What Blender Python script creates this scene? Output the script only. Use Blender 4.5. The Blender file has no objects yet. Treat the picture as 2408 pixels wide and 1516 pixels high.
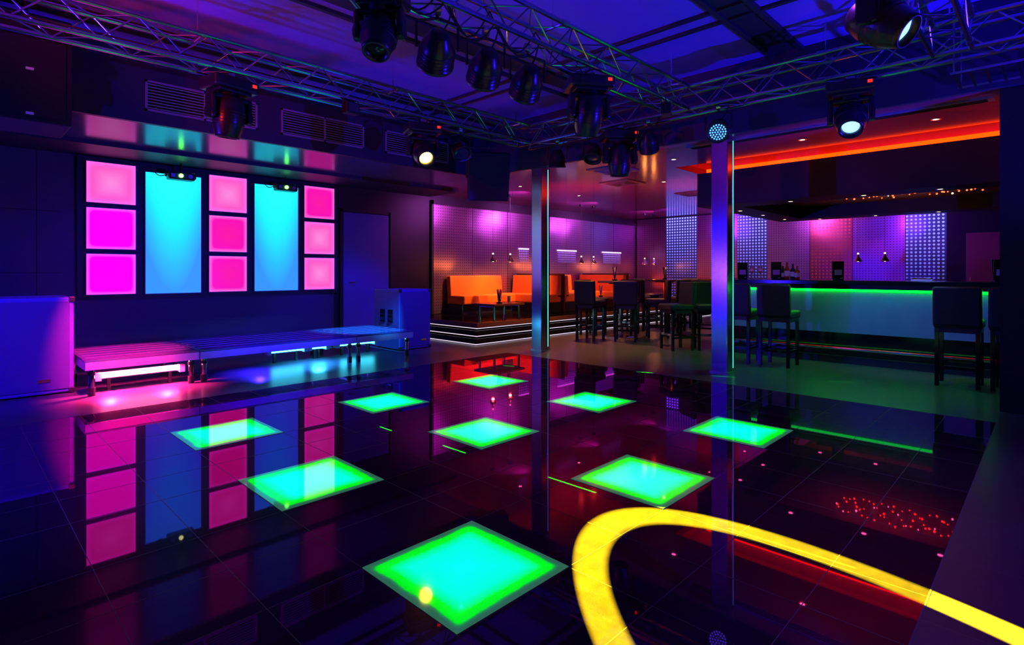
import bpy, bmesh, math, random
from mathutils import Vector, Matrix, Euler
random.seed(4)
scn=bpy.context.scene
try:
    scn.view_settings.view_transform='Standard'
    scn.view_settings.look='None'
except Exception: pass

# ------------------------------------------------------------------ materials
def new_mat(name):
    m=bpy.data.materials.new(name); m.use_nodes=True
    nt=m.node_tree; b=nt.nodes['Principled BSDF']
    return m,nt,b
def pbr(name,col,rough=.5,metal=0,var=.15,scale=6,spec=None,ior=None,tint=None,bump=0):
    m,nt,b=new_mat(name)
    tc=nt.nodes.new('ShaderNodeTexCoord'); n=nt.nodes.new('ShaderNodeTexNoise')
    n.inputs['Scale'].default_value=scale; n.inputs['Detail'].default_value=4
    nt.links.new(tc.outputs['Object'],n.inputs['Vector'])
    mx=nt.nodes.new('ShaderNodeMix'); mx.data_type='RGBA'
    mx.inputs[6].default_value=(*[c*(1-var) for c in col],1)
    mx.inputs[7].default_value=(*[min(1,c*(1+var)) for c in col],1)
    nt.links.new(n.outputs['Fac'],mx.inputs[0]); nt.links.new(mx.outputs[2],b.inputs['Base Color'])
    b.inputs['Roughness'].default_value=rough; b.inputs['Metallic'].default_value=metal
    if ior: b.inputs['IOR'].default_value=ior
    if spec is not None: b.inputs['Specular IOR Level'].default_value=spec
    if tint: b.inputs['Specular Tint'].default_value=(*tint,1)
    if bump:
        bp=nt.nodes.new('ShaderNodeBump'); bp.inputs['Strength'].default_value=bump
        bp.inputs['Distance'].default_value=.01
        nt.links.new(n.outputs['Fac'],bp.inputs['Height']); nt.links.new(bp.outputs[0],b.inputs['Normal'])
    return m
def emi(name,col,s):
    m,nt,b=new_mat(name)
    b.inputs['Base Color'].default_value=(*[c*.3 for c in col],1)
    b.inputs['Emission Color'].default_value=(*col,1); b.inputs['Emission Strength'].default_value=s
    b.inputs['Roughness'].default_value=.3
    return m
def mth(nt,op,a,b=None,c=None):
    n=nt.nodes.new('ShaderNodeMath'); n.operation=op
    for i,x in enumerate((a,b,c)):
        if x is None: continue
        if isinstance(x,(int,float)): n.inputs[i].default_value=x
        else: nt.links.new(x,n.inputs[i])
    return n.outputs[0]
def ramp(nt,fac,stops):
    r=nt.nodes.new('ShaderNodeValToRGB'); nt.links.new(fac,r.inputs[0])
    e=r.color_ramp.elements
    while len(e)<len(stops): e.new(.5)
    for i,(p,c) in enumerate(stops):
        e[i].position=p; e[i].color=(*c,1)
    return r.outputs[0]
def perf(name,ax,base,dot,emis=0,zf=(0,0),s=.06,metal=.85,rough=.28,r=.24,dark=.45,glow=.06):
    """perforated sheet: holes in plane (ax,z); back-lit or reflection-glow holes if emis"""
    m,nt,b=new_mat(name)
    tc=nt.nodes.new('ShaderNodeTexCoord'); sp=nt.nodes.new('ShaderNodeSeparateXYZ')
    nt.links.new(tc.outputs['Object'],sp.inputs[0])
    a=mth(nt,'SUBTRACT',mth(nt,'FRACT',mth(nt,'DIVIDE',sp.outputs[ax],s)),.5)
    c=mth(nt,'SUBTRACT',mth(nt,'FRACT',mth(nt,'DIVIDE',sp.outputs[2],s)),.5)
    d=mth(nt,'SQRT',mth(nt,'ADD',mth(nt,'MULTIPLY',a,a),mth(nt,'MULTIPLY',c,c)))
    dotm=mth(nt,'LESS_THAN',d,r)
    mx=nt.nodes.new('ShaderNodeMix'); mx.data_type='RGBA'
    nt.links.new(dotm,mx.inputs[0]); mx.inputs[6].default_value=(*base,1); mx.inputs[7].default_value=(*[x*dark for x in base],1)
    nt.links.new(mx.outputs[2],b.inputs['Base Color'])
    n=nt.nodes.new('ShaderNodeTexNoise'); n.inputs['Scale'].default_value=1.3; n.inputs['Detail'].default_value=1
    nt.links.new(tc.outputs['Object'],n.inputs['Vector'])
    bp=nt.nodes.new('ShaderNodeBump'); bp.inputs['Strength'].default_value=.5; bp.inputs['Distance'].default_value=.05
    nt.links.new(n.outputs['Fac'],bp.inputs['Height']); nt.links.new(bp.outputs[0],b.inputs['Normal'])
    b.inputs['Metallic'].default_value=metal; b.inputs['Roughness'].default_value=rough
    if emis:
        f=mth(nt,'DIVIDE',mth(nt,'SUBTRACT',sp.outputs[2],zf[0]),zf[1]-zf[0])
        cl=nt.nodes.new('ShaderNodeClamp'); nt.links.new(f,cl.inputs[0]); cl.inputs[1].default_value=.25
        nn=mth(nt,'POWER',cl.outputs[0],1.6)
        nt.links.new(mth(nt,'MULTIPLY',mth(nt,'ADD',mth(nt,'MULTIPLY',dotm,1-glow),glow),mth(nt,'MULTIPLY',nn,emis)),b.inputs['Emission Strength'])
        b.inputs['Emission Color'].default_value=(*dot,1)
    return m

BLACK=pbr('black_paint',(.012,.012,.014),.45)
BLACKG=pbr('black_gloss',(.008,.008,.01),.12)
BLACKM=pbr('black_matt',(.005,.005,.007),.8)
LEATH=pbr('black_leather',(.01,.01,.012),.42,bump=.3,scale=60)
FIX=pbr('fixture_plastic',(.012,.012,.015),.3)
ALU=pbr('aluminium',(.7,.7,.75),.25,1)
TRUS=pbr('truss_aluminium',(.5,.5,.56),.2,1)
CHROME=pbr('chrome',(.85,.85,.88),.1,1)
ORANGE=pbr('orange_leather',(.95,.19,.01),.45,bump=.15,scale=40)
WALLP=pbr('wall_purple_paint',(.06,.04,.12),.5,scale=1.2)
FASC=pbr('fascia_paint',(.025,.02,.07),.5)
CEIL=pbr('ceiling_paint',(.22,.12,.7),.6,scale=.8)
CEILD=pbr('ceiling_track_shadow_dark',(.02,.02,.04),.5)
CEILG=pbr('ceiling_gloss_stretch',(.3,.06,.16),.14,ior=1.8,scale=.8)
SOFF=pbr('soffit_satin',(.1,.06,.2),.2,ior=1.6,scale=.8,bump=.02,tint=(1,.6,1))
PLAT=pbr('platform_boards',(.16,.07,.04),.18,scale=5)
WOODB=pbr('dark_walnut',(.1,.04,.02),.2,scale=9)
SPK=pbr('speaker_carpet',(.1,.06,.3),.6,bump=.4,scale=80)
SPKF=pbr('speaker_front_foam',(.06,.035,.17),.7,bump=.3,scale=120)
SPKB=pbr('speaker_black_foam',(.005,.005,.007),.8,bump=.3,scale=120)
GLASS=pbr('clear_glass',(.8,.85,.9),.05)
GLASS.node_tree.nodes['Principled BSDF'].inputs['Transmission Weight'].default_value=.9
WHITEP=pbr('white_paper',(.8,.8,.8),.6)
BARP=pbr('bar_front_panel',(.16,.2,.34),.3)
DOORM=pbr('door_laminate',(.1,.08,.36),.4,scale=2)
DOORB=pbr('door_brown',(.3,.1,.1),.4,scale=2)
TRAY=pbr('canopy_tray_paint',(.3,.16,.14),.5)
REDW=pbr('cove_upstand_paint',(.6,.1,.05),.6)
BOTG=pbr('bottle_glass_amber',(.3,.08,.02),.08); BOTD=pbr('bottle_glass_dark',(.02,.05,.03),.08)
MENUP=pbr('menu_print',(.5,.3,.6),.4)

def tile_mat(name,c1,c2,mort,rough,w):
    m,nt,b=new_mat(name)
    tc=nt.nodes.new('ShaderNodeTexCoord'); br=nt.nodes.new('ShaderNodeTexBrick')
    nt.links.new(tc.outputs['Object'],br.inputs['Vector'])
    br.offset=0; br.inputs['Scale'].default_value=1
    br.inputs['Color1'].default_value=(*c1,1); br.inputs['Color2'].default_value=(*c2,1); br.inputs['Mortar'].default_value=(*mort,1)
    br.inputs['Brick Width'].default_value=w; br.inputs['Row Height'].default_value=w; br.inputs['Mortar Size'].default_value=.003
    n=nt.nodes.new('ShaderNodeTexNoise'); n.inputs['Scale'].default_value=3; n.inputs['Detail'].default_value=6
    nt.links.new(tc.outputs['Object'],n.inputs['Vector'])
    mx=nt.nodes.new('ShaderNodeMix'); mx.data_type='RGBA'; mx.blend_type='MULTIPLY'; mx.inputs[0].default_value=.5
    nt.links.new(br.outputs[0],mx.inputs[6]); nt.links.new(n.outputs['Color'],mx.inputs[7])
    nt.links.new(mx.outputs[2],b.inputs['Base Color'])
    b.inputs['Roughness'].default_value=rough
    return m
FLOORM=tile_mat('matt_floor_tile',(.09,.08,.1),(.07,.065,.08),(.14,.14,.14),.3,.6)
def dance_mat():
    m=bpy.data.materials.new('polished_black_tile'); m.use_nodes=True; nt=m.node_tree; nt.nodes.clear()
    out=nt.nodes.new('ShaderNodeOutputMaterial'); tc=nt.nodes.new('ShaderNodeTexCoord'); n=nt.nodes.new('ShaderNodeTexNoise')
    n.inputs['Scale'].default_value=14; n.inputs['Detail'].default_value=5; nt.links.new(tc.outputs['Object'],n.inputs['Vector'])
    col=ramp(nt,n.outputs['Fac'],[(.3,(.015,.014,.016)),(.7,(.023,.022,.024))])
    di=nt.nodes.new('ShaderNodeBsdfDiffuse'); nt.links.new(col,di.inputs[0])
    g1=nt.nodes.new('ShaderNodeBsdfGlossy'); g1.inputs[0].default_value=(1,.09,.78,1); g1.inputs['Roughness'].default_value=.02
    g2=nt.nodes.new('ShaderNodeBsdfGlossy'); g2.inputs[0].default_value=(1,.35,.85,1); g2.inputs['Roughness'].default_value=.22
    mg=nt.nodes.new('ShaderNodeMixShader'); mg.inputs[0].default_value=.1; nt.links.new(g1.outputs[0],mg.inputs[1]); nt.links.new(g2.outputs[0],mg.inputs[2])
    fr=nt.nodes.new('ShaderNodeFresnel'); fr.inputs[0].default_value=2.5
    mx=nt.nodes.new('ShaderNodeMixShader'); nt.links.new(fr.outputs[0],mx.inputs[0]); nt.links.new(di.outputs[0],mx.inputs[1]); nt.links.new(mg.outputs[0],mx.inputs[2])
    nt.links.new(mx.outputs[0],out.inputs[0]); return m
DANCE=dance_mat()
JOINT=pbr('tile_joint',(.1,.09,.11),.5)

def floor_light():
    m,nt,b=new_mat('lit_glass_floor_tile')
    tc=nt.nodes.new('ShaderNodeTexCoord'); sp=nt.nodes.new('ShaderNodeSeparateXYZ')
    nt.links.new(tc.outputs['Object'],sp.inputs[0])
    ax=mth(nt,'ABSOLUTE',sp.outputs[0]); ay=mth(nt,'ABSOLUTE',sp.outputs[1])
    d=mth(nt,'SMOOTH_MAX',ax,ay,.05)
    n=nt.nodes.new('ShaderNodeTexNoise'); n.inputs['Scale'].default_value=6
    oi=nt.nodes.new('ShaderNodeObjectInfo')
    va=nt.nodes.new('ShaderNodeVectorMath'); va.operation='ADD'
    nt.links.new(tc.outputs['Object'],va.inputs[0]); nt.links.new(oi.outputs['Location'],va.inputs[1])
    nt.links.new(va.outputs[0],n.inputs['Vector'])
    d2=mth(nt,'ADD',d,mth(nt,'MULTIPLY',mth(nt,'SUBTRACT',n.outputs['Fac'],.5),.03))
    fac=mth(nt,'DIVIDE',d2,.3)
    col=ramp(nt,fac,[(0,(0,.85,.8)),(.55,(0,.86,.62)),(.68,(0,.84,.3)),(.76,(0,.8,.01)),(.87,(0,.75,0)),(.91,(.01,.2,.05)),(.95,(.02,.1,.06))])
    nt.links.new(col,b.inputs['Emission Color']); b.inputs['Emission Strength'].default_value=1.2
    b.inputs['Base Color'].default_value=(.03,.08,.07,1); b.inputs['Roughness'].default_value=.04; b.inputs['IOR'].default_value=1.7
    return m
FLIT=floor_light()

def wall_light(name,stops,st,h,vert=True):
    m,nt,b=new_mat(name)
    tc=nt.nodes.new('ShaderNodeTexCoord'); sp=nt.nodes.new('ShaderNodeSeparateXYZ')
    nt.links.new(tc.outputs['Object'],sp.inputs[0])
    if vert:
        x2=mth(nt,'MULTIPLY',mth(nt,'MULTIPLY',sp.outputs[0],sp.outputs[0]),4.0)
        f=mth(nt,'ADD',mth(nt,'DIVIDE',mth(nt,'ADD',sp.outputs[2],h/2),h),mth(nt,'MULTIPLY',x2,-.8))
    else:
        f=mth(nt,'DIVIDE',mth(nt,'SMOOTH_MAX',mth(nt,'ABSOLUTE',sp.outputs[0]),mth(nt,'ABSOLUTE',sp.outputs[2]),.1),h/2)
    col=ramp(nt,f,stops)
    nt.links.new(col,b.inputs['Emission Color']); b.inputs['Emission Strength'].default_value=st
    b.inputs['Base Color'].default_value=(.01,.01,.01,1); b.inputs['Roughness'].default_value=.25; b.inputs['Specular IOR Level'].default_value=.25
    return m
MAG=wall_light('backlit_magenta',[(0,(.9,.0,.55)),(.85,(.9,.0,.62)),(1,(.9,.06,.8))],1.7,.55,False)
PNK=wall_light('backlit_pink',[(0,(.9,.22,.6)),(.75,(.85,.08,.46)),(1,(1,.12,.7))],1.25,.55,False)
ROS=wall_light('backlit_rose',[(0,(.8,.01,.3)),(.8,(.8,.005,.38)),(1,(1,.12,.65))],1.2,.55,False)
CYA=wall_light('backlit_cyan',[(0,(.03,.24,.95)),(.25,(.02,.42,1)),(.55,(.01,.72,1)),(1,(.02,.88,1))],1.3,1.72,True)

E_CY=emi('led_cyan',(.1,.9,.7),1.0); E_GR=emi('led_green',(0,1,.01),10)
E_RED=emi('led_red',(1,.035,0),4.5); E_PK=emi('tube_pink',(1,.12,.35),18); E_CT=emi('tube_cyan',(.05,.75,1),12)
E_YE=emi('lens_yellow',(1,.8,.05),20); E_BL=emi('lens_blue',(.15,.35,1),4); E_LD=emi('led_blue_dot',(.1,.4,1),2); E_DL=emi('downlight_glow',(1,.75,.4),8)
E_DOT=emi('indicator_red',(1,.02,.01),1.6); E_FAIRY=emi('fairy_red',(1,.06,.01),9); E_LAS=emi('laser_aperture',(.1,1,.05),18)
E_BULB=emi('pendant_bulb',(1,.6,.3),6); LEDS=emi('step_led',(.85,.7,.9),1.0); E_VIO=emi('reflection_violet_white',(.75,.5,1),1.8)  # E_VIO paints bright reflection lines on the cladding, no LED there
LENS=pbr('dark_lens',(.03,.03,.08),.05)
VENTM=pbr('vent_metal',(.26,.24,.45),.4,.3)
COLM=pbr('polished_column_steel',(.5,.38,.62),.2,1,scale=2)
STT=pbr('stage_top',(.09,.06,.2),.1,.0,scale=3,ior=1.7)
STE=pbr('stage_edge_aluminium',(.6,.55,.75),.35,.6)
FRM=pbr('panel_frame',(.14,.08,.25),.4)

# ------------------------------------------------------------------ mesh builder
class B:
    def __init__(s): s.bm=bmesh.new(); s.mats=[]
    def mi(s,m):
        if m not in s.mats: s.mats.append(m)
        return s.mats.index(m)
    def _add(s,t,mat,M,smooth=False):
        i=s.mi(mat)
        for f in t.faces: f.material_index=i; f.smooth=smooth
        t.transform(M); me=bpy.data.meshes.new('t'); t.to_mesh(me); s.bm.from_mesh(me)
        t.free(); bpy.data.meshes.remove(me)
    def box(s,c,size,mat,rot=(0,0,0),bev=0,seg=2):
        t=bmesh.new(); bmesh.ops.create_cube(t,size=1)
        bmesh.ops.scale(t,vec=size,verts=t.verts)
        if bev: bmesh.ops.bevel(t,geom=t.edges[:],offset=bev,segments=seg,profile=.5,affect='EDGES')
        s._add(t,mat,Matrix.Translation(c)@Euler(rot).to_matrix().to_4x4()); return s
    def bx(s,x0,x1,y0,y1,z0,z1,mat,bev=0):
        return s.box(((x0+x1)/2,(y0+y1)/2,(z0+z1)/2),(x1-x0,y1-y0,z1-z0),mat,bev=bev)
    def cyl(s,p1,p2,r,mat,r2=None,seg=12,caps=True):
        p1=Vector(p1);p2=Vector(p2);d=p2-p1
        t=bmesh.new(); bmesh.ops.create_cone(t,cap_ends=caps,segments=seg,radius1=r,radius2=r if r2 is None else r2,depth=d.length)
        q=d.to_track_quat('Z','Y').to_matrix().to_4x4()
        s._add(t,mat,Matrix.Translation((p1+p2)/2)@q,False)
        return s
    def sph(s,c,r,mat,sc=(1,1,1),rot=(0,0,0)):
        t=bmesh.new(); bmesh.ops.create_uvsphere(t,u_segments=16,v_segments=10,radius=r)
        bmesh.ops.scale(t,vec=sc,verts=t.verts)
        s._add(t,mat,Matrix.Translation(c)@Euler(rot).to_matrix().to_4x4(),True); return s
    def lathe(s,prof,mat,M=Matrix(),seg=24):
        t=bmesh.new(); rings=[]
        for r,z in prof:
            rings.append([t.verts.new((r*math.cos(2*math.pi*k/seg),r*math.sin(2*math.pi*k/seg),z)) for k in range(seg)])
        for a,b in zip(rings,rings[1:]):
            for k in range(seg):
                t.faces.new((a[k],a[(k+1)%seg],b[(k+1)%seg],b[k]))
        s._add(t,mat,M,True); return s
    def tube(s,pts,r,mat,seg=8):
        for a,b in zip(pts,pts[1:]): s.cyl(a,b,r,mat,seg=seg)
        for p in pts[1:-1]: s.sph(p,r,mat)
        return s
    def obj(s,name,loc=(0,0,0),rz=0,scale=1):
        me=bpy.data.meshes.new(name); bmesh.ops.recalc_face_normals(s.bm,faces=s.bm.faces)
        s.bm.to_mesh(me); s.bm.free()
        for m in s.mats: me.materials.append(m)
        o=bpy.data.objects.new(name,me); scn.collection.objects.link(o)
        o.location=loc; o.rotation_euler=(0,0,rz); o.scale=(scale,)*3
        return o
def inst(o,loc,rz=0,scale=1,name=None):
    n=bpy.data.objects.new(name or o.name.split('.')[0],o.data); scn.collection.objects.link(n)
    n.location=loc; n.rotation_euler=(0,0,rz); n.scale=(scale,)*3; return n

H=1.22; ZL=2.82; ZH=3.6; VB=9.3; UE=15.0; UF=6.4; VF=7.0

# ------------------------------------------------------------------ camera
cam=bpy.data.cameras.new('camera'); co=bpy.data.objects.new('camera',cam); scn.collection.objects.link(co)
co.location=(0,0,H); co.rotation_euler=(math.radians(90),0,math.radians(-45.7))
cam.sensor_width=36; cam.lens=36*1310/2408; cam.shift_y=-120/2408; cam.clip_start=.05; scn.camera=co

# ------------------------------------------------------------------ room shell
B().bx(-3,UE+.2,-3,VB+.2,-.12,-.012,FLOORM).obj('floor')
DU0,DU1,DV0,DV1=-3,5.95,.345,5.9
b=B()
b.bx(DU1,UE,-3,VB,-.012,0,FLOORM); b.bx(-3,DU1,DV1,VB,-.012,0,FLOORM); b.bx(-3,DU1,-3,DV0,-.012,0,FLOORM)
b.obj('floor_surround')
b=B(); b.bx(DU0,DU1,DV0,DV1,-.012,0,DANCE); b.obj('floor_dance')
b=B(); cu=[1.51,2.885,4.26]; cv=[1.74,3.115,4.49]
def joints(c0,lo,hi):
    out=[]
    for k in range(-4,5):
        c=c0+1.375*k
        for d in (-.3,.3,.6875):
            if lo<c+d<hi: out.append(c+d)
    return out
for u in joints(1.51,DU0,DU1): b.bx(u-.0013,u+.0013,DV0,DV1,0,.0006,JOINT)
for v in joints(1.74,DV0+.05,DV1): b.bx(DU0,DU1,v-.0013,v+.0013,0,.0006,JOINT)
b.bx(DU0,DU1,DV0-.006,DV0,0,.0008,JOINT); b.bx(DU0,DU1,DV1,DV1+.006,0,.0008,JOINT); b.bx(DU1,DU1+.006,DV0,DV1,0,.0008,JOINT)
b.obj('trim_floor_joints')
first=None
for u in cu:
    for v in cv:
        if first is None:
            b=B(); b.box((0,0,.002),(.6,.6,.004),FLIT); first=b.obj('floor_light_panel',(u,v,0))
        else: inst(first,(u,v,0))

b=B(); b.bx(-3,4.93,VB,VB+.2,0,ZL+.1,WALLP); b.bx(4.93,UE+.2,VB,VB+.2,0,ZL+.1,BLACK)
for x in (-2,-1.1,-.2,.35,.85): b.bx(x-.004,x+.004,VB-.003,VB,0,ZL,BLACKM)
for z in (1.2,2.0): b.bx(-3,1.1,VB-.003,VB,z,z+.006,BLACKM)
b.obj('wall_back')
b=B(); b.bx(UE,UE+.2,-3,VB,0,ZL+.3,BLACK); b.obj('wall_right')
B().bx(-3.2,-3,-3,VB+.2,0,ZH+.1,WALLP).obj('wall_left')
B().bx(-3.2,UE+.2,-3.2,-3,0,ZH+.1,WALLP).obj('wall_front')
B().bx(6.45,6.8,-3,.35,0,ZL,BLACKM).obj('wall_pier')
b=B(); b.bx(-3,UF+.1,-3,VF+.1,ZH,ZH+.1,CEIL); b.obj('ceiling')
b=B()
for v in (6.3,6.5,4.7,4.3,2.2,1.9): b.bx(-3,UF,v,v+.05,ZH-.035,ZH,CEILD)
for u in (4.9,5.15): b.bx(u,u+.04,-3,VF,ZH-.03,ZH,CEILD)
for v in (4.35,1.95): b.bx(-3,UF,v,v+.25,ZH-.006,ZH,CEILD)  # wide flat dark sheets paint truss shadows onto the ceiling
b.obj('trim_ceiling_tracks_shadows')
RU,RV=7.9,4.2
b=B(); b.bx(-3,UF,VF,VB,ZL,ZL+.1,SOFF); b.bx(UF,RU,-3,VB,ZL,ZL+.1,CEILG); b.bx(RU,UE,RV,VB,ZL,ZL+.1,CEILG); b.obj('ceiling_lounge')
b=B(); b.bx(RU,UE,-3,RV,ZL+.2,ZL+.3,REDW); b.bx(RU-.02,RU,-3,RV,ZL+.1,ZL+.3,REDW); b.bx(RU,UE,RV,RV+.02,ZL+.1,ZL+.3,REDW); b.obj('ceiling_bar_recess')
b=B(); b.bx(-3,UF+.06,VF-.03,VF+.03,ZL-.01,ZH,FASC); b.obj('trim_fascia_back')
b=B(); b.bx(UF-.03,UF+.03,-3,VF-.03,ZL-.01,ZH,FASC); b.obj('trim_fascia_right')
b=B(); b.bx(-3,7.1,VB-.9,VB,ZL-.05,ZL,FASC); b.obj('trim_bulkhead_back')

def vent(u0,u1,z0,z1):
    b=B(); y=VF-.03
    b.bx(u0,u1,y-.006,y,z0,z1,BLACKM)
    f=.022
    for (a,c,d,e) in ((u0,u1,z0,z0+f),(u0,u1,z1-f,z1),(u0,u0+f,z0,z1),(u1-f,u1,z0,z1),((u0+u1)/2-f/2,(u0+u1)/2+f/2,z0,z1)):
        b.bx(a,c,y-.02,y-.004,d,e,VENTM)
    n=9
    for k in range(n):
        z=z0+f+(k+.5)*(z1-z0-2*f)/n
        b.box(((u0+u1)/2,y-.012,z),(u1-u0-f,.016,.008),VENTM,rot=(.5,0,0))
    return b.obj('air_vent_grille')
vent(1.52,2.69,2.94,3.27); vent(2.98,4.15,2.94,3.27); vent(4.5,5.67,2.94,3.27)

# ------------------------------------------------------------------ light wall
def back_panel(u0,u1,z0,z1,mat,name):
    b=B(); w=u1-u0; h=z1-z0
    b.box((0,0,0),(w,.02,h),mat)
    f=.012
    for sx in (-1,1): b.box((sx*(w/2+f/2),0,0),(f,.034,h+2*f),FRM)
    for sz in (-1,1): b.box((0,0,sz*(h/2+f/2)),(w,.034,f),FRM)
    return b.obj(name,((u0+u1)/2,VB-.082,(z0+z1)/2))
b=B(); b.bx(1.25,4.99,VB-.06,VB,.84,2.75,BLACK); b.obj('light_wall_backing_board')
rows=[(2.145,2.69),(1.525,2.075),(.91,1.455)]
sets=[((1.346,1.899),(PNK,MAG,MAG)),((2.845,3.394),(PNK,ROS,ROS)),((4.344,4.896),(ROS,PNK,PNK))]
for (u0,u1),ms in sets:
    for (z0,z1),m in zip(rows,ms): back_panel(u0,u1,z0,z1,m,'backlit_square_panel')
for u0,u1 in ((2.017,2.732),(3.514,4.232)): back_panel(u0,u1,.905,2.63,CYA,'backlit_tall_panel')
for u in (2.42,3.95):
    b=B(); b.box((0,0,0),(.34,.16,.11),FIX,bev=.02); b.cyl((-.02,-.085,0),(-.02,-.1,0),.028,E_LAS,seg=16)
    b.cyl((.1,-.08,0),(.1,-.1,0),.03,ALU,seg=16); b.box((-.12,-.083,0),(.05,.006,.05),ALU)
    b.box((0,.0,.07),(.38,.03,.012),FIX); b.cyl((-.19,0,-.02),(-.19,0,.085),.012,FIX); b.cyl((.19,0,-.02),(.19,0,.085),.012,FIX)
    b.cyl((0,0,.07),(0,0,.18),.015,FIX)
    pts=[Vector((-.17-.2*t,0.05,.02-.07*math.sin(math.pi*t)+.09*t)) for t in [i/8 for i in range(9)]]
    b.tube(pts,.006,BLACKM)
    b.obj('laser_projector',(u,VB-.25,2.59))
b=B(); b.box((0,0,1.155),(1.0,.04,2.29),DOORM,bev=.004); b.obj('door_1',(5.6,VB-.03,.0))
b=B()
for x in (5.07,6.085): b.bx(x-.03,x+.015,VB-.05,VB,0,2.36,BLACK)
b.bx(5.04,6.1,VB-.05,VB,2.31,2.37,BLACK); b.cyl((5.2,VB-.05,1.02),(5.2,VB-.1,1.02),.012,CHROME); b.cyl((5.2,VB-.1,1.02),(5.32,VB-.1,1.02),.01,CHROME)
b.obj('trim_door_frame')

# ------------------------------------------------------------------ stage
b=B(); zt=.36
for (u0,u1) in ((.97,1.97),(1.98,3.88),(3.89,4.8)):
    b.bx(u0,u1,6.7,7.9,zt-.02,zt,STT,bev=.003)
    b.bx(u0,u1,6.695,6.73,zt-.1,zt-.022,STE); b.bx(u0,u1,7.87,7.9,zt-.1,zt-.02,STE)
    b.bx(u0,u0+.03,6.73,7.87,zt-.1,zt-.02,STE); b.bx(u1-.03,u1,6.73,7.87,zt-.1,zt-.02,STE)
    for y in (6.9,7.1,7.3,7.5,7.7): b.bx(u0+.03,u1-.03,y-.003,y+.003,zt,zt+.0008,STE)
    for x in (u0+.06,u1-.06):
        for y in (6.77,7.83):
            b.cyl((x,y,.07),(x,y,zt-.05),.026,CHROME,seg=14); b.cyl((x,y,0),(x,y,.08),.032,BLACK,seg=14)
            b.cyl((x,y,.2),(x,y,.235),.034,BLACK,seg=14)
b.obj('modular_stage')
def tube_light(u0,u1,v,m,z=.17):
    b=B(); b.cyl((u0,v,z),(u1,v,z),.03,m,seg=12); b.box(((u0+u1)/2,v+.05,z-.02),(u1-u0+.1,.04,.05),ALU)
    for x in (u0,u1): b.box((x,v,z-.01),(.05,.08,.08),WHITEP)
    for x in (u0+.1,u1-.1): b.box((x,v+.05,(z-.03)/2),(.03,.03,z-.03),BLACK)
    b.obj('neon_tube_light')
tube_light(1.1,1.85,6.9,E_PK); tube_light(3.0,3.5,7.4,E_CT); tube_light(3.56,3.82,7.4,E_CT); tube_light(3.98,4.6,7.4,E_CT)

# ------------------------------------------------------------------ speakers
def cabinet(name,loc,sx,sy,sz,rz=0,handles=True):
    b=B(); b.box((0,0,0),(sx,sy,sz),SPK,bev=.015)
    b.box((0,-sy/2-.004,0),(sx*.92,.012,sz*.92),SPKF,bev=.004)
    b.box((.26*sx,-sy/2-.012,-sz*.36),(.1,.006,.03),CHROME)
    for x in (-1,1):
        for z in (-1,1):
            b.box((x*(sx/2-.02),-sy/2,z*(sz/2-.02)),(.05,.03,.05),BLACK,bev=.006)
        for y in (-1,1): b.cyl((x*sx*.4,y*sy*.4,-sz/2-.012),(x*sx*.4,y*sy*.4,-sz/2+.01),.03,BLACK)
    if handles:
        for yy in (-.12,.1):
            b.box((-sx/2-.004,yy,.05),(.012,.13,.2),BLACKG,bev=.004); b.box((-sx/2-.012,yy,.07),(.014,.09,.02),CHROME)
            b.box((-sx/2-.012,yy,.0),(.014,.07,.05),CHROME)
    return b.obj(name,loc,rz)
cabinet('subwoofer_speaker',(.45,7.45,.487),.98,.7,.95)
cabinet('subwoofer_speaker',(5.2,7.55,.477),.6,.7,.93)
b=B(); b.box((0,0,0),(.95,.6,.88),BLACKM,bev=.015); b.box((0,-.305,0),(.86,.012,.8),SPKB)
b.box((.2,-.315,-.38),(.05,.01,.02),WHITEP); b.box((.2,-.315,-.02),(.05,.01,.02),WHITEP)
b.cyl((-.2,0,.44),(-.2,0,.72),.015,BLACK); b.cyl((.2,0,.44),(.2,0,.72),.015,BLACK); b.obj('hanging_speaker',(.3,6.25,2.88))
b=B(); b.box((0,0,0),(.56,.46,.66),BLACKM,bev=.012); b.box((0,-.232,0),(.5,.012,.6),SPKB)
for s in (-1,1): b.box((s*.3,0,.18),(.02,.06,.42),BLACK)
b.box((0,0,.39),(.62,.05,.02),BLACK); b.cyl((0,0,.38),(0,0,.42),.02,BLACK)
o=b.obj('hanging_speaker',(5.45,5.8,2.58)); o.rotation_euler=(math.radians(14),0,math.radians(-38))

# ------------------------------------------------------------------ trusses
def truss(p1,p2,z0=3.0,s=.25,name='lighting_truss'):
    p1=Vector((p1[0],p1[1],z0));p2=Vector((p2[0],p2[1],z0)); L=(p2-p1).length; d=(p2-p1).normalized(); n=Vector((-d.y,d.x,0)); up=Vector((0,0,1))
    b=B(); c=[p1+n*(s/2)*a+up*(s*e) for a,e in ((-1,0),(1,0),(1,1),(-1,1))]
    for q in c: b.cyl(q,q+d*L,.02,TRUS,seg=10)
    k=int(L/.25); st=L/k
    for f in range(4):
        A=c[f];C=c[(f+1)%4]
        for i in range(k):
            if (i+f)%2: b.cyl(A+d*st*i,C+d*st*(i+1),.007,TRUS,seg=6,caps=False)
            else: b.cyl(C+d*st*i,A+d*st*(i+1),.007,TRUS,seg=6,caps=False)
    for t in [x for x in range(0,int(L)+1,2)]:
        for q in c: b.cyl(q+d*(t+.02),q+d*(t+.1),.027,TRUS,seg=10)
        m=p1+d*(t+.06)+up*s
        b.cyl(m,(m.x,m.y,ZH),.006,CHROME,seg=6)
        b.cyl(c[2]+d*(t+.06),c[3]+d*(t+.06),.012,TRUS,seg=8)
    return b.obj(name)
UT=5.85
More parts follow.
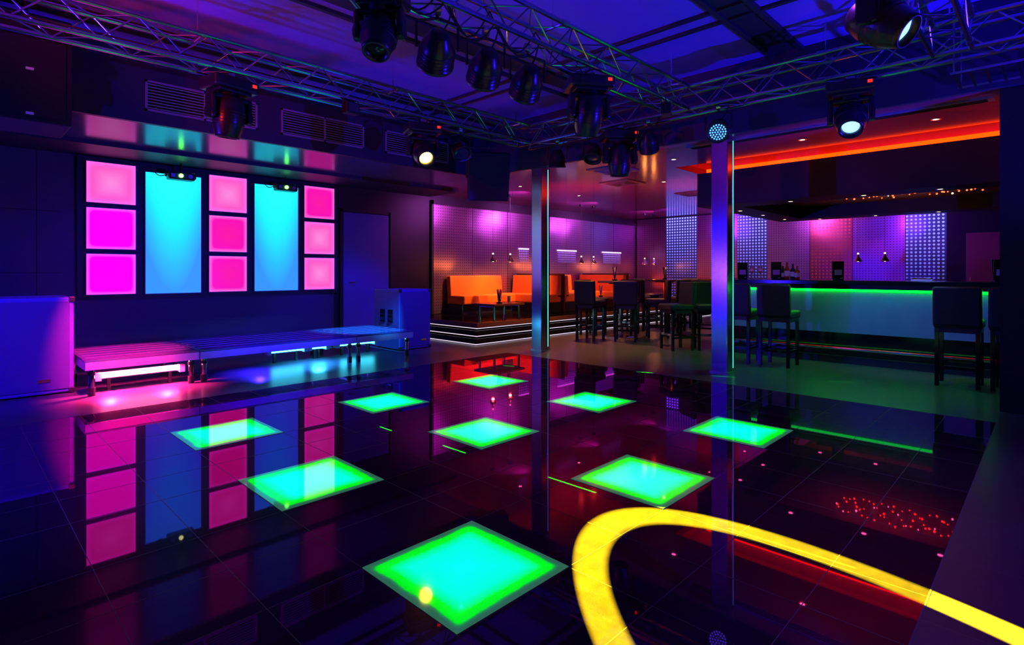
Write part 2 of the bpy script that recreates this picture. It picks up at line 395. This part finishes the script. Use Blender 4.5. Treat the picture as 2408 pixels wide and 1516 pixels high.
truss((-2.5,5.35),(UT-.13,5.35)); truss((-2.5,3.0),(UT-.13,3.0)); truss((-2.5,.6),(UT-.13,.6)); truss((UT,-2.5),(UT,5.48))

# ------------------------------------------------------------------ fixtures
def moving_head(loc,yaw,pitch,lens,scale=1,drop=0):
    b=B()
    if drop: b.cyl((0,0,drop),(0,0,-.02),.02,BLACK); b.cyl((-.03,0,drop),(.03,0,drop),.045,ALU,seg=14)
    else: b.cyl((-.03,0,0),(.03,0,0),.04,ALU,seg=14)
    b.box((0,0,-.02),(.09,.05,.05),BLACK)
    b.box((0,0,-.09),(.38,.28,.1),FIX,bev=.02); b.box((0,0,-.15),(.28,.22,.03),FIX,bev=.01)
    b.box((.14,-.142,-.08),(.035,.008,.025),E_DOT); b.box((-.02,-.142,-.09),(.2,.006,.06),BLACKG)
    b.cyl((0,0,-.14),(0,0,-.19),.08,FIX,seg=20)
    b.box((0,0,-.195),(.33,.11,.045),FIX,bev=.015)
    for s in (-1,1):
        b.box((s*.155,0,-.28),(.04,.12,.2),FIX,bev=.015); b.cyl((s*.135,0,-.33),(s*.18,0,-.33),.055,FIX,seg=18)
    M=Matrix.Translation((0,0,-.33))@Matrix.Rotation(pitch,4,'X')
    b.lathe([(0,.17),(.06,.165),(.095,.14),(.12,.06),(.124,-.04),(.118,-.1),(.1,-.16),(.095,-.19),(.08,-.19),(.065,-.14)],FIX,M,28)
    for k in range(5): b.lathe([(.118,.03-.025*k),(.129,.025-.025*k),(.118,.02-.025*k)],BLACK,M,28)
    b.lathe([(.067,-.145),(.04,-.16),(0,-.165)],lens,M,24)
    return b.obj('moving_head_light',loc,yaw,scale)
zT=2.99
moving_head((1.82,5.35,zT),.2,.15,LENS,1.08)
moving_head((3.97,5.35,zT),-.35,-.95,E_YE,1.08)
moving_head((4.06,3.0,zT),-.6,.4,LENS,1.05)
moving_head((UT,3.85,zT),-.7,.1,LENS,1.15)
moving_head((UT,1.35,zT),-1.35,-.75,E_BL,1.05)
moving_head((3.2,.62,2.72),-.15,-.95,E_BL,.85,.3)
moving_head((1.9,3.0,zT),-.9,-.45,LENS,.88)
def par_can(loc,yaw,pitch,lit=False,sc=1):
    b=B()
    b.cyl((-.02,0,0),(.02,0,0),.035,ALU,seg=14); b.cyl((0,0,0),(0,0,-.06),.012,BLACK)
    b.tube([(-.13,0,-.24),(-.13,0,-.08),(0,0,-.05),(.13,0,-.08),(.13,0,-.24)],.009,BLACK)
    M=Matrix.Translation((0,0,-.24))@Matrix.Rotation(pitch,4,'X')
    b.lathe([(0,.12),(.05,.12),(.065,.1),(.085,.06),(.105,.02),(.108,-.09),(.118,-.095),(.118,-.115),(.1,-.115),(.095,-.08)],FIX,M,28)
    for k in range(4): b.lathe([(.105,-.0-.025*k),(.116,-.004-.025*k),(.105,-.008-.025*k)],FIX,M,28)
    b.lathe([(.097,-.085),(.05,-.095),(0,-.095)],LENS,M,24)
    if lit:
        for r,n in ((0,1),(.028,6),(.053,12),(.078,18)):
            for k in range(n):
                a=2*math.pi*k/n; p=M@Vector((r*math.cos(a),r*math.sin(a),-.096)); q=M@Vector((r*math.cos(a),r*math.sin(a),-.104))
                b.cyl(p,q,.0085,E_LD,seg=8)
    b.tube([Vector((0,.02,-.14))+Vector((.1*t,.05*t,.16*t*t)) for t in (0,.4,.8,1.2)],.006,BLACKM)
    return b.obj('par_can_light',loc,yaw,sc)
par_can((2.35,3.0,zT),-.5,1.0,sc=1.1); par_can((2.8,3.0,zT),-.5,.95,sc=1.1); par_can((3.25,3.0,zT),-.5,.9,sc=1.1)
par_can((UT,2.6,zT),math.radians(-70),-1.05,True,1.0); par_can((UT,3.45,zT),-1.2,.6); par_can((UT,4.25,zT),2.0,.5)
par_can((4.55,5.35,zT),-.3,-.8); par_can((UT,4.85,zT),-.8,.2)
for p,r in (((2.95,5.2,3.0),.1),((5.2,2.86,2.98),0.4)):
    b=B(); b.box((0,0,-.1),(.16,.1,.12),FIX,bev=.01); b.box((0,-.052,-.1),(.12,.006,.09),LENS); b.tube([(-.09,0,-.1),(-.09,0,-.01),(.09,0,-.01),(.09,0,-.1)],.006,BLACK); b.obj('strobe_light',p,r)
b=B()
for (a,c,s) in ((1.9,2.35,.16),(2.35,2.8,.2),(2.8,3.3,.18),(3.3,4.05,.12),(1.2,1.9,.1)):
    for j in (0,1):
        pts=[Vector((a+(c-a)*t,2.9+.06*j,3.02+.1*j-(s+.05*j)*math.sin(math.pi*t))) for t in [i/10 for i in range(11)]]
        b.tube(pts,.006,BLACKM,6)
b.tube([Vector((-2,5.25,3.03)),Vector((1.8,5.25,3.05)),Vector((3.9,5.25,3.04)),Vector((5.7,5.25,3.05))],.008,BLACKM,6)
b.obj('power_cables')
b=B()
for k in range(6): b.box((0,-.25+.1*k,0),(.5,.02,.02),TRUS)
for x in (-.25,.25): b.box((x,0,0),(.02,.55,.02),TRUS)
for x in (-.25,.25):
    for y in (-.25,.25): b.cyl((x,y,0),(x,y,.75),.008,TRUS)
b.obj('ceiling_bracket_frame',(6.08,.35,2.85))

# ------------------------------------------------------------------ columns
def column(u,v):
    b=B(); a=.1; h=ZL-.01
    b.bx(-a,a,-a,a,0,h,COLM,bev=.006)
    b.bx(.045,.06,-a-.006,-a,.06,h-.02,E_CY)
    b.bx(.035,.07,-a-.003,-a,.03,h,ALU)
    b.bx(-a-.012,a+.012,-a-.012,a+.012,0,.02,ALU)
    b.obj('steel_column',(u,v,0))
column(6.5,5.72); column(6.6,2.88)

# ------------------------------------------------------------------ lounge platform
b=B(); PE=UE-.04; PB=VB-.06
for k in range(3):
    i=.15*k; z=.11*k
    b.bx(6.16+i,PE,6.84+i,PB,z,z+.11,BLACKG)
    b.bx(6.12+i,PE,6.8+i,PB,z+.035,z+.11,PLAT if k==2 else BLACKG)
    b.bx(6.14+i,PE,6.82+i,6.84+i,z+.01,z+.02,LEDS); b.bx(6.14+i,6.16+i,6.82+i,PB,z+.01,z+.02,LEDS)
b.obj('lounge_platform')
PZ=.33
PV=perf('perforated_cladding_back',0,(.42,.27,.38),(0,0,0)); PU=perf('perforated_cladding_end',1,(.36,.22,.36),(0,0,0))
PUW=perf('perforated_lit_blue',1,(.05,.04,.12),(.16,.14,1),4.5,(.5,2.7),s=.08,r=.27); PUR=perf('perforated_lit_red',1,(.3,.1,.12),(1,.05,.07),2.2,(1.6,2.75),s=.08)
PVL=perf('perforated_reflection_violet',0,(.3,.2,.4),(.5,.2,1),1.8,(1.2,1.75))  # violet glow painted in for reflections on the back cladding
b=B(); x=7.15
while x<UE-.1:
    x1=min(x+1.1,UE-.02); b.bx(x+.006,x1-.006,VB-.03,VB,.335,2.62,PV); x=x1
b.bx(7.1,UE,VB-.05,VB,2.62,2.7,BLACK); b.bx(7.1,7.15,VB-.05,VB,.335,2.7,BLACK)
b.obj('perforated_wall_panels')
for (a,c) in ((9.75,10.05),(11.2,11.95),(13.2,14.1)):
    b=B(); b.bx(a,c,VB-.05,VB-.031,1.45,1.75,PVL); b.bx(a-.02,c+.02,VB-.06,VB-.031,1.75,1.785,E_VIO); b.obj('reflection_glow_plate')  # wall reflections put in as glowing plates, not lamps
b=B()
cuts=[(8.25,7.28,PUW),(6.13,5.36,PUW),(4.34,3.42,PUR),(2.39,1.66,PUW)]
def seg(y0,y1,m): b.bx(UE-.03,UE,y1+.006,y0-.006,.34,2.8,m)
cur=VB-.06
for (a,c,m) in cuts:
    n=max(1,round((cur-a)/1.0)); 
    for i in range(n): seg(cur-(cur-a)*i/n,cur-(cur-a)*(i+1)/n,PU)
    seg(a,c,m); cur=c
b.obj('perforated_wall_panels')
B().bx(14.6,UE,-3,1.62,0,ZL,BLACK).obj('wall_bar_side')
b=B(); b.box((0,0,1.0),(.04,.55,2.0),DOORB,bev=.004); b.cyl((-.02,.2,1.0),(-.07,.2,1.0),.012,CHROME); b.cyl((-.07,.2,.9),(-.07,.2,1.1),.01,CHROME); b.obj('door_2',(14.575,1.03,0))

def bench(L,name='booth_bench'):
    b=B(); D=.6
    b.box((L/2,-D/2+.03,.1),(L-.04,D-.12,.2),BLACK,bev=.004)
    n=max(1,round(L/1.1))
    for i in range(n):
        w=L/n; b.box((w*(i+.5),-D/2-.02,.3),(w-.006,D-.04,.19),ORANGE,bev=.03,seg=3)
        b.box((w*(i+.5),-.095,.55),(w-.006,.14,.5),ORANGE,rot=(-.08,0,0),bev=.03,seg=3)
    for s in (0,1): 
        for y in (-.5,-.1): b.cyl((.04+s*(L-.08),y,0),(.04+s*(L-.08),y,.22),.018,CHROME)
    return b.obj(name)
def put(o,loc,rz): o.location=loc; o.rotation_euler=(0,0,rz)
for a,c in [(7.45,8.98),(10.0,11.55),(12.6,14.3)]: put(bench(c-a),(a,VB-.07,PZ),0)
for a in (9.62,12.2):
    put(bench(1.4),(a-.03,VB-.1,PZ),-math.pi/2)
    bq=B(); bq.box((0,0,.42),(.03,1.45,.84),WOODB,bev=.004); bq.obj('booth_divider',(a+.005,VB-.8,PZ))
    put(bench(.75),(a+.04,VB-1.5,PZ),math.pi/2)
def low_table(u,v,sx=.8,sy=.55,h=.3):
    b=B(); b.box((0,0,h-.02),(sx,sy,.04),WOODB,bev=.006)
    for x in (-1,1):
        for y in (-1,1): b.cyl((x*(sx/2-.08),y*(sy/2-.08),0),(x*(sx/2-.08),y*(sy/2-.08),h-.04),.022,CHROME)
        b.box((x*(sx/2-.08),0,h-.05),(.03,sy-.16,.02),CHROME)
    b.obj('low_lounge_table',(u,v,PZ))
def menu(u,v,z,rz=.6,h=.24):
    b=B(); b.box((0,0,.012),(.13,.09,.024),BLACKG,bev=.003)
    b.box((0,.02,h/2+.02),(.14,.012,h),BLACKG,rot=(-.12,0,0)); b.box((0,-.02,h/2+.02),(.14,.012,h),BLACKG,rot=(.12,0,0))
    b.box((0,-.029,h*.45),(.09,.004,h*.3),MENUP,rot=(.12,0,0))
    b.box((.05,.0,h*.55),(.03,.025,h*.95),WHITEP,rot=(0,.1,0))
    b.obj('menu_holder',(u,v,z),rz)
def glass(u,v,z,wine=False):
    b=B()
    if wine: b.lathe([(.0,0),(.035,.002),(.004,.01),(.004,.08),(.03,.11),(.038,.15),(.03,.19)],GLASS,seg=16)
    else: b.lathe([(0,.004),(.026,.004),(.033,.13),(.03,.13),(.024,.01),(0,.01)],GLASS,seg=16); b.cyl((.005,0,.02),(.02,.01,.2),.003,WHITEP,seg=6)
    b.obj('wine_glass' if wine else 'drinking_glass',(u,v,z))
low_table(7.3,7.45); menu(7.25,7.4,PZ+.3); glass(7.45,7.35,PZ+.3)
low_table(10.9,7.7); menu(10.9,7.7,PZ+.3); low_table(13.4,7.7)

def pendant(u,v,z):
    b=B(); top=ZL if v>RV else ZL+.2
    b.cyl((0,0,.1),(0,0,top-z),.003,BLACK,seg=6)
    b.lathe([(.012,.12),(.02,.1),(.03,.06),(.07,.0),(.075,-.03),(.07,-.03),(.062,0),(.02,.05)],CHROME,seg=20)
    b.sph((0,0,-.005),.03,E_BULB); b.sph((0,0,.13),.018,E_BULB)
    b.cyl((0,0,top-z-.03),(0,0,top-z),.05,BLACK)
    b.obj('pendant_lamp',(u,v,z))
PEN=[(7.85,8.2),(8.35,8.2),(10.8,8.2),(11.3,8.2),(13.7,8.2),(14.2,8.2),(13.0,2.87),(13.0,2.41)]
for u,v in PEN: pendant(u,v,1.45)

def stool_mesh():
    b=B()
    for x in (-.17,.17):
        for y in (-.17,.17): b.box((x,y,.31),(.04,.04,.62),BLACKG,bev=.004)
    for y in (-.17,.17): b.box((0,y,.2),(.3,.022,.03),BLACKG)
    b.box((.17,0,.24),(.025,.3,.035),CHROME); b.box((-.17,0,.2),(.022,.3,.03),BLACKG)
    b.box((0,0,.6),(.38,.38,.05),BLACK); b.box((.01,0,.665),(.41,.41,.1),LEATH,bev=.03,seg=3)
    b.box((-.19,0,.85),(.075,.41,.42),LEATH,rot=(0,-.06,0),bev=.025,seg=3)
    return b
S=stool_mesh().obj('bar_stool',(7.62,2.58,0))
for (u,v,r) in ((7.62,3.08,.02),(7.62,.74,0),(7.62,.28,-.03),
    (8.1,5.95,.1),(8.4,5.4,.5),(9.3,5.3,2.2),(9.35,6.0,3.3),(8.8,6.4,-1.5),
    (10.1,6.2,.2),(10.4,5.4,1.0),(11.4,5.8,3.2),(10.9,6.5,-1.7),
    (8.05,4.25,2.6),(8.4,3.9,-2.5),(9.7,4.6,.4),(11.9,5.9,.3),(13.1,5.4,2.9)):
    inst(S,(u,v,0),r)
def high_table(u,v):
    b=B(); b.box((0,0,1.03),(.6,.6,.04),WOODB,bev=.006); b.box((0,0,1.0),(.3,.3,.02),BLACK); b.cyl((0,0,.02),(0,0,1.0),.035,CHROME,seg=16); b.box((0,0,.012),(.42,.42,.024),CHROME,bev=.005)
    b.obj('high_bar_table',(u,v,0))
high_table(8.8,5.78); high_table(10.75,5.95); high_table(12.5,5.7); menu(8.72,5.85,1.05); menu(10.75,5.95,1.05)

# ------------------------------------------------------------------ bar
BU=8.36
b=B(); y0,y1=-1.6,3.75
b.bx(BU-.02,BU+.62,y0,y1,1.045,1.1,BLACKG,bev=.006)
b.bx(BU+.12,BU+.55,y0+.02,y1-.02,.0,1.045,BLACK)
b.bx(BU+.06,BU+.12,y0+.3,y1-.15,.40,.985,BARP)
b.bx(BU+.1,BU+.12,y0,y1-.02,.0,.4,BLACKG)
b.bx(BU+.04,BU+.1,y0+.3,y1-.15,.985,1.045,BLACK)
b.bx(BU+.045,BU+.058,y0+.35,y1-.2,.955,.984,E_GR)
b.bx(BU+.03,BU+.06,y0+.3,y1-.15,.984,1.0,BLACK)
b.cyl((BU-.02,y0,.2),(BU-.02,y1-.1,.2),.02,CHROME)
for y in (-1,0,1,2,3,3.5): b.cyl((BU-.02,y,.2),(BU+.11,y,.17),.012,CHROME)
b.bx(BU+.0,BU+.12,y0,y1-.05,.0,.09,BLACK)
b.obj('bar_counter')
b=B(); b.bx(10.9,11.3,-1.2,3.2,0,.9,BLACK); b.bx(10.87,11.33,-1.2,3.2,.9,.94,BLACKG); b.obj('back_bar_cabinet')
def bottle(u,v,z,m,h=.28):
    b=B(); b.lathe([(0,0),(.035,.002),(.037,.02),(.037,h*.6),(.014,h*.75),(.013,h*.97),(.015,h),(0,h)],m,seg=16); b.cyl((0,0,h*.2),(0,0,h*.5),.0375,WHITEP,seg=16); b.obj('bottle',(u,v,z))
for i in range(5): bottle(8.72+.04*(i%2),2.7+.07*i,1.1,(BOTG,BOTD)[i%2],.2+.03*(i%3))
menu(8.6,2.95,1.1,-1.2); menu(8.6,2.14,1.1,-1.2); menu(8.62,3.45,1.1,-1.2); glass(8.6,3.3,1.1,True); glass(8.66,3.2,1.1,True)
menu(8.6,.46,1.1,-1.2)
b=B(); b.box((0,0,.01),(.1,.22,.02),WHITEP,bev=.004); b.box((0,0,.03),(.08,.2,.02),WOODB,bev=.004); b.obj('serving_tray',(8.6,1.2,1.1))
CU0,CU1,CV1=8.2,11.9,3.98; zb=2.22; zc=2.73
b=B()
b.bx(CU0,CU0+.5,-3,CV1,zb,zc,BLACK); b.bx(CU0+.5,CU1,CV1-.5,CV1,zb,zc,BLACK); b.bx(CU1-.5,CU1,-3,CV1-.5,zb,zc,BLACK)
b.bx(CU0+.5,CU1-.5,-3,CV1-.5,zb+.22,zc,TRAY)
b.bx(CU0+.2,CU0+.3,-3,CV1-.2,zc,ZL+.2,REDW); b.bx(CU0+.3,CU1,CV1-.3,CV1-.2,zc,ZL+.2,REDW)
b.obj('bar_canopy')
b=B(); b.bx(CU0+.1,CU0+.14,-3,CV1-.1,zc,zc+.07,E_RED); b.bx(CU0+.14,CU1,CV1-.14,CV1-.1,zc,zc+.07,E_RED)
b.obj('red_cove_light_strip')
def downlight(u,v,z):
    b=B(); b.lathe([(.045,0),(.045,-.006),(.03,-.006),(.03,0)],CHROME,seg=20); b.cyl((0,0,-.001),(0,0,-.004),.028,E_DL,seg=16); b.obj('recessed_downlight',(u,v,z))
for v in (3.6,2.7,1.8,1.0,.3): downlight(CU0+.25,v,zb)
for u,v in ((9.2,3.72),(10.2,3.72),(11.3,3.72),(11.65,3.2),(11.65,2.3),(11.65,1.4)): downlight(u,v,zb)
b=B(); pp=[]
for i in range(70):
    v=2.45-1.8*i/70; p=Vector((9.75+.35*math.sin(i*1.9)+.1*random.random(),v,zb+.19-.07*random.random())); pp.append(p); b.sph(p,.008+.006*random.random(),E_FAIRY if i%6 else E_DL)
for a,c in zip(pp,pp[1:]): b.cyl(a,c,.002,BLACK,seg=5)
b.cyl(pp[0],(pp[0].x,pp[0].y,zb+.22),.003,BLACK,seg=5); b.cyl(pp[-1],(pp[-1].x,pp[-1].y,zb+.22),.003,BLACK,seg=5)
b.obj('fairy_light_string')
for u,v in ((7.6,7.2),(9.4,7.2),(9.0,5.0),(10.8,5.0),(12.6,5.0),(7.3,2.2),(7.3,.9),(7.3,3.9)): downlight(u,v,ZL)
for u,v in ((8.6,5.6),(10.8,5.3),(7.4,5.0)):
    b=B(); b.box((0,0,-.008),(.6,.6,.016),VENTM,bev=.004)
    for k in (1,2,3): 
        s=.5-.12*k
        for q in (-1,1): b.box((q*s*.55,0,-.02),(.015,s*1.1,.01),VENTM); b.box((0,q*s*.55,-.02),(s*1.1,.015,.01),VENTM)
    b.obj('ceiling_air_diffuser',(u,v,ZL))
b=B(); b.box((0,0,-.01),(.14,3.0,.02),VENTM)
for k in range(-1,2): b.box((k*.04,0,-.022),(.012,2.9,.008),BLACKM)
b.obj('linear_air_vent',(6.75,1.9,ZL))

# ------------------------------------------------------------------ lights
def spot(name,loc,tgt,col,e,deg,blend=.5,r=.04):
    l=bpy.data.lights.new(name,'SPOT'); l.color=col; l.energy=e; l.spot_size=math.radians(deg); l.spot_blend=blend; l.shadow_soft_size=r
    o=bpy.data.objects.new(name,l); scn.collection.objects.link(o); o.location=loc
    o.rotation_euler=(Vector(tgt)-Vector(loc)).to_track_quat('-Z','Y').to_euler(); return o
def point(name,loc,col,e,r=.05):
    l=bpy.data.lights.new(name,'POINT'); l.color=col; l.energy=e; l.shadow_soft_size=r
    o=bpy.data.objects.new(name,l); scn.collection.objects.link(o); o.location=loc; return o
BLU=(.03,.008,1); VIO=(.3,.03,1); PUR=(.6,.09,.75); GRN=(.02,1,.15); RED=(1,.03,.04); PIN=(1,.02,.2)
spot('blue_uplight',(-1.8,6.3,1.2),(3.5,3,4.2),BLU,700,85,.6)
spot('blue_uplight',(5.6,-1.8,1.0),(4.2,3,4.0),BLU,1000,85,.6)
spot('red_uplight',(-1.2,4.2,2.6),(1.4,4.9,3.7),RED,320,80,.9)
spot('red_truss_wash',(.2,4.2,2.5),(1.1,5.35,3.05),RED,60,40,.6)
spot('blue_wash',(-.5,4.4,2.9),(.3,7.2,.4),BLU,1100,34,.6)
spot('blue_wash',(2.6,5.0,2.8),(3.0,7.3,.3),BLU,1100,40,.7)
spot('blue_wash',(2.4,4.6,2.8),(2.2,9.3,.6),BLU,120,50,.8)
spot('blue_wash',(4.7,4.9,2.8),(5.0,8,.5),BLU,600,45,.6)
spot('blue_wash',(3.2,.9,2.9),(3.2,-.4,0),VIO,130,80,.7)
spot('blue_wash',(-.3,2.5,2.9),(-.3,5.2,0),BLU,500,90,.8)
spot('violet_wash',(4.0,3.6,2.8),(6.5,5.6,1.2),VIO,160,45,.7)
spot('violet_wash',(4.4,1.4,2.8),(6.6,2.9,1.4),VIO,160,40,.7)
spot('pink_wash',(1.1,5.6,2.7),(1.35,7.2,.3),PIN,3500,28,.7)
spot('cyan_wash',(4.4,5.6,2.7),(4.35,7.4,.3),(.01,.4,1),2200,27,.6)
for x in (1.2,1.7): spot('pink_under_stage_light',(x,6.85,.25),(x,6.84,0),PIN,220,140,.3,.02)
spot('pink_floor_wash',(1.35,5.3,2.8),(1.35,6.45,0),PIN,1500,30,.8)
spot('blue_under_stage_light',(2.7,6.9,.25),(2.7,6.89,0),BLU,110,140,.3,.02)
spot('cyan_under_stage_light',(3.5,7.0,.25),(3.5,6.99,0),(.03,.35,1),90,140,.3,.02)
for u in (8.2,10.6,13.2): spot('violet_wall_wash',(u,7.4,2.7),(u,9.3,1.8),PUR,120,120,.6)
spot('violet_wall_wash',(12.6,7.2,2.6),(15,7.0,1.8),VIO,90,120,.6)
spot('violet_wall_wash',(12.9,4.6,2.6),(15,4.4,1.8),PUR,110,120,.6)
spot('violet_wall_wash',(12.9,2.6,2.4),(15,2.4,1.8),VIO,80,120,.6)
for u,v in PEN[:6]: point('pendant_glow',(u,v,1.38),(1,.25,.03),4,.03)
for u in (8.0,8.9,10.9,13.4): spot('orange_booth_light',(u,7.6,2.75),(u,8.9,.4),(1,.38,.03),400,52,.5)
spot('orange_floor_light',(8.2,6.2,2.75),(7.6,6.1,0),(1,.36,.06),480,85,.8)
spot('orange_floor_light',(11,5.9,2.75),(11,6.0,0),(1,.35,.08),300,110,.8)
for u,v,e in ((8.4,6.4,50),(9.6,4.6,50),(12.3,5.2,50),(7.2,1.8,12),(7.2,.2,12)): spot('red_ceiling_fill',(u,v,1.9),(u+.2,v,2.8),(1,.03,.1),e,140,.8)  # added lamps without fixtures, aimed up to redden the low ceiling
spot('green_floor_light',(7.6,1.9,2.7),(7.4,1.9,0),GRN,120,80,.8)
spot('green_floor_light',(7.4,3.7,2.7),(7.9,4.1,0),GRN,100,65,.8)
l=bpy.data.lights.new('green_bar_strip','AREA'); l.shape='RECTANGLE'; l.size=.03; l.size_y=4.6; l.energy=3.5; l.color=(.02,1,.06)
o=bpy.data.objects.new('green_bar_strip',l); scn.collection.objects.link(o); o.location=(BU+.02,1.1,.98); o.rotation_euler=Euler((0,math.radians(-10),0))
spot('blue_bar_wash',(6.9,1.4,2.7),(8.4,1.2,.5),(.12,.2,1),130,55,.8)
for v in (3.6,2.7,1.8,1.0,.3): spot('bar_downlight_beam',(CU0+.25,v,zb-.02),(CU0+.45,v,0),(1,.7,.45),6,70,.6,.02)
spot('canopy_tray_fill',(10.0,1.9,1.5),(10,1.9,2.5),(1,.3,.15),22,130,.8)  # added lamp hanging free below the canopy, warms the tray

def gobo(name,loc,tgt,col,e,deg,kind,p1,p2=None):
    o=spot(name,loc,tgt,col,e,deg,0.0,.002); l=o.data; l.use_nodes=True; nt=l.node_tree
    em=nt.nodes['Emission']; tc=nt.nodes.new('ShaderNodeTexCoord'); sp=nt.nodes.new('ShaderNodeSeparateXYZ')
    nt.links.new(tc.outputs['Normal'],sp.inputs[0])
    az=mth(nt,'ABSOLUTE',sp.outputs[2]); x=mth(nt,'DIVIDE',sp.outputs[0],az); y=mth(nt,'DIVIDE',sp.outputs[1],az)
    if kind=='ring':
        r=mth(nt,'SQRT',mth(nt,'ADD',mth(nt,'MULTIPLY',x,x),mth(nt,'MULTIPLY',y,y)))
        mid=(p1+p2)/2; hw=(p2-p1)/2
        d=mth(nt,'ABSOLUTE',mth(nt,'SUBTRACT',r,mid))
        s=mth(nt,'DIVIDE',mth(nt,'SUBTRACT',hw,d),hw*.35)
        c=nt.nodes.new('ShaderNodeClamp'); nt.links.new(s,c.inputs[0]); out=c.outputs[0]
    else:
        out=mth(nt,'MULTIPLY',mth(nt,'LESS_THAN',mth(nt,'ABSOLUTE',x),p1),mth(nt,'LESS_THAN',mth(nt,'ABSOLUTE',y),p2))
    nt.links.new(out,em.inputs['Strength']); return o
gobo('yellow_gobo_beam',(3.9,5.1,2.5),(1.90,.375,0),(1,.70,.005),170000,20,'ring',.105,.131)
def dash(src,mid,halflen,e,w=.006):
    s=Vector(src); m=Vector(mid); D=(m-s); dist=D.length; h=abs(D.z)
    gobo('laser_beam',src,mid,(.02,1,.02),e,4,'line',w/dist,halflen*(h/dist)/dist)
L1=(2.4,8.9,2.5); L2=(3.93,8.9,2.5)
dash(L1,(2.41,3.72,0),.08,350000); dash(L1,(2.46,2.96,0),.12,450000); dash(L1,(2.52,1.99,0),.17,600000); dash(L1,(2.62,.86,0),.26,800000)
dash(L2,(5.94,3.56,0),.1,300000); dash(L2,(6.35,2.76,0),.13,100000); dash(L2,(6.97,1.66,0),.16,100000); dash(L2,(5.12,5.06,0),.08,200000)
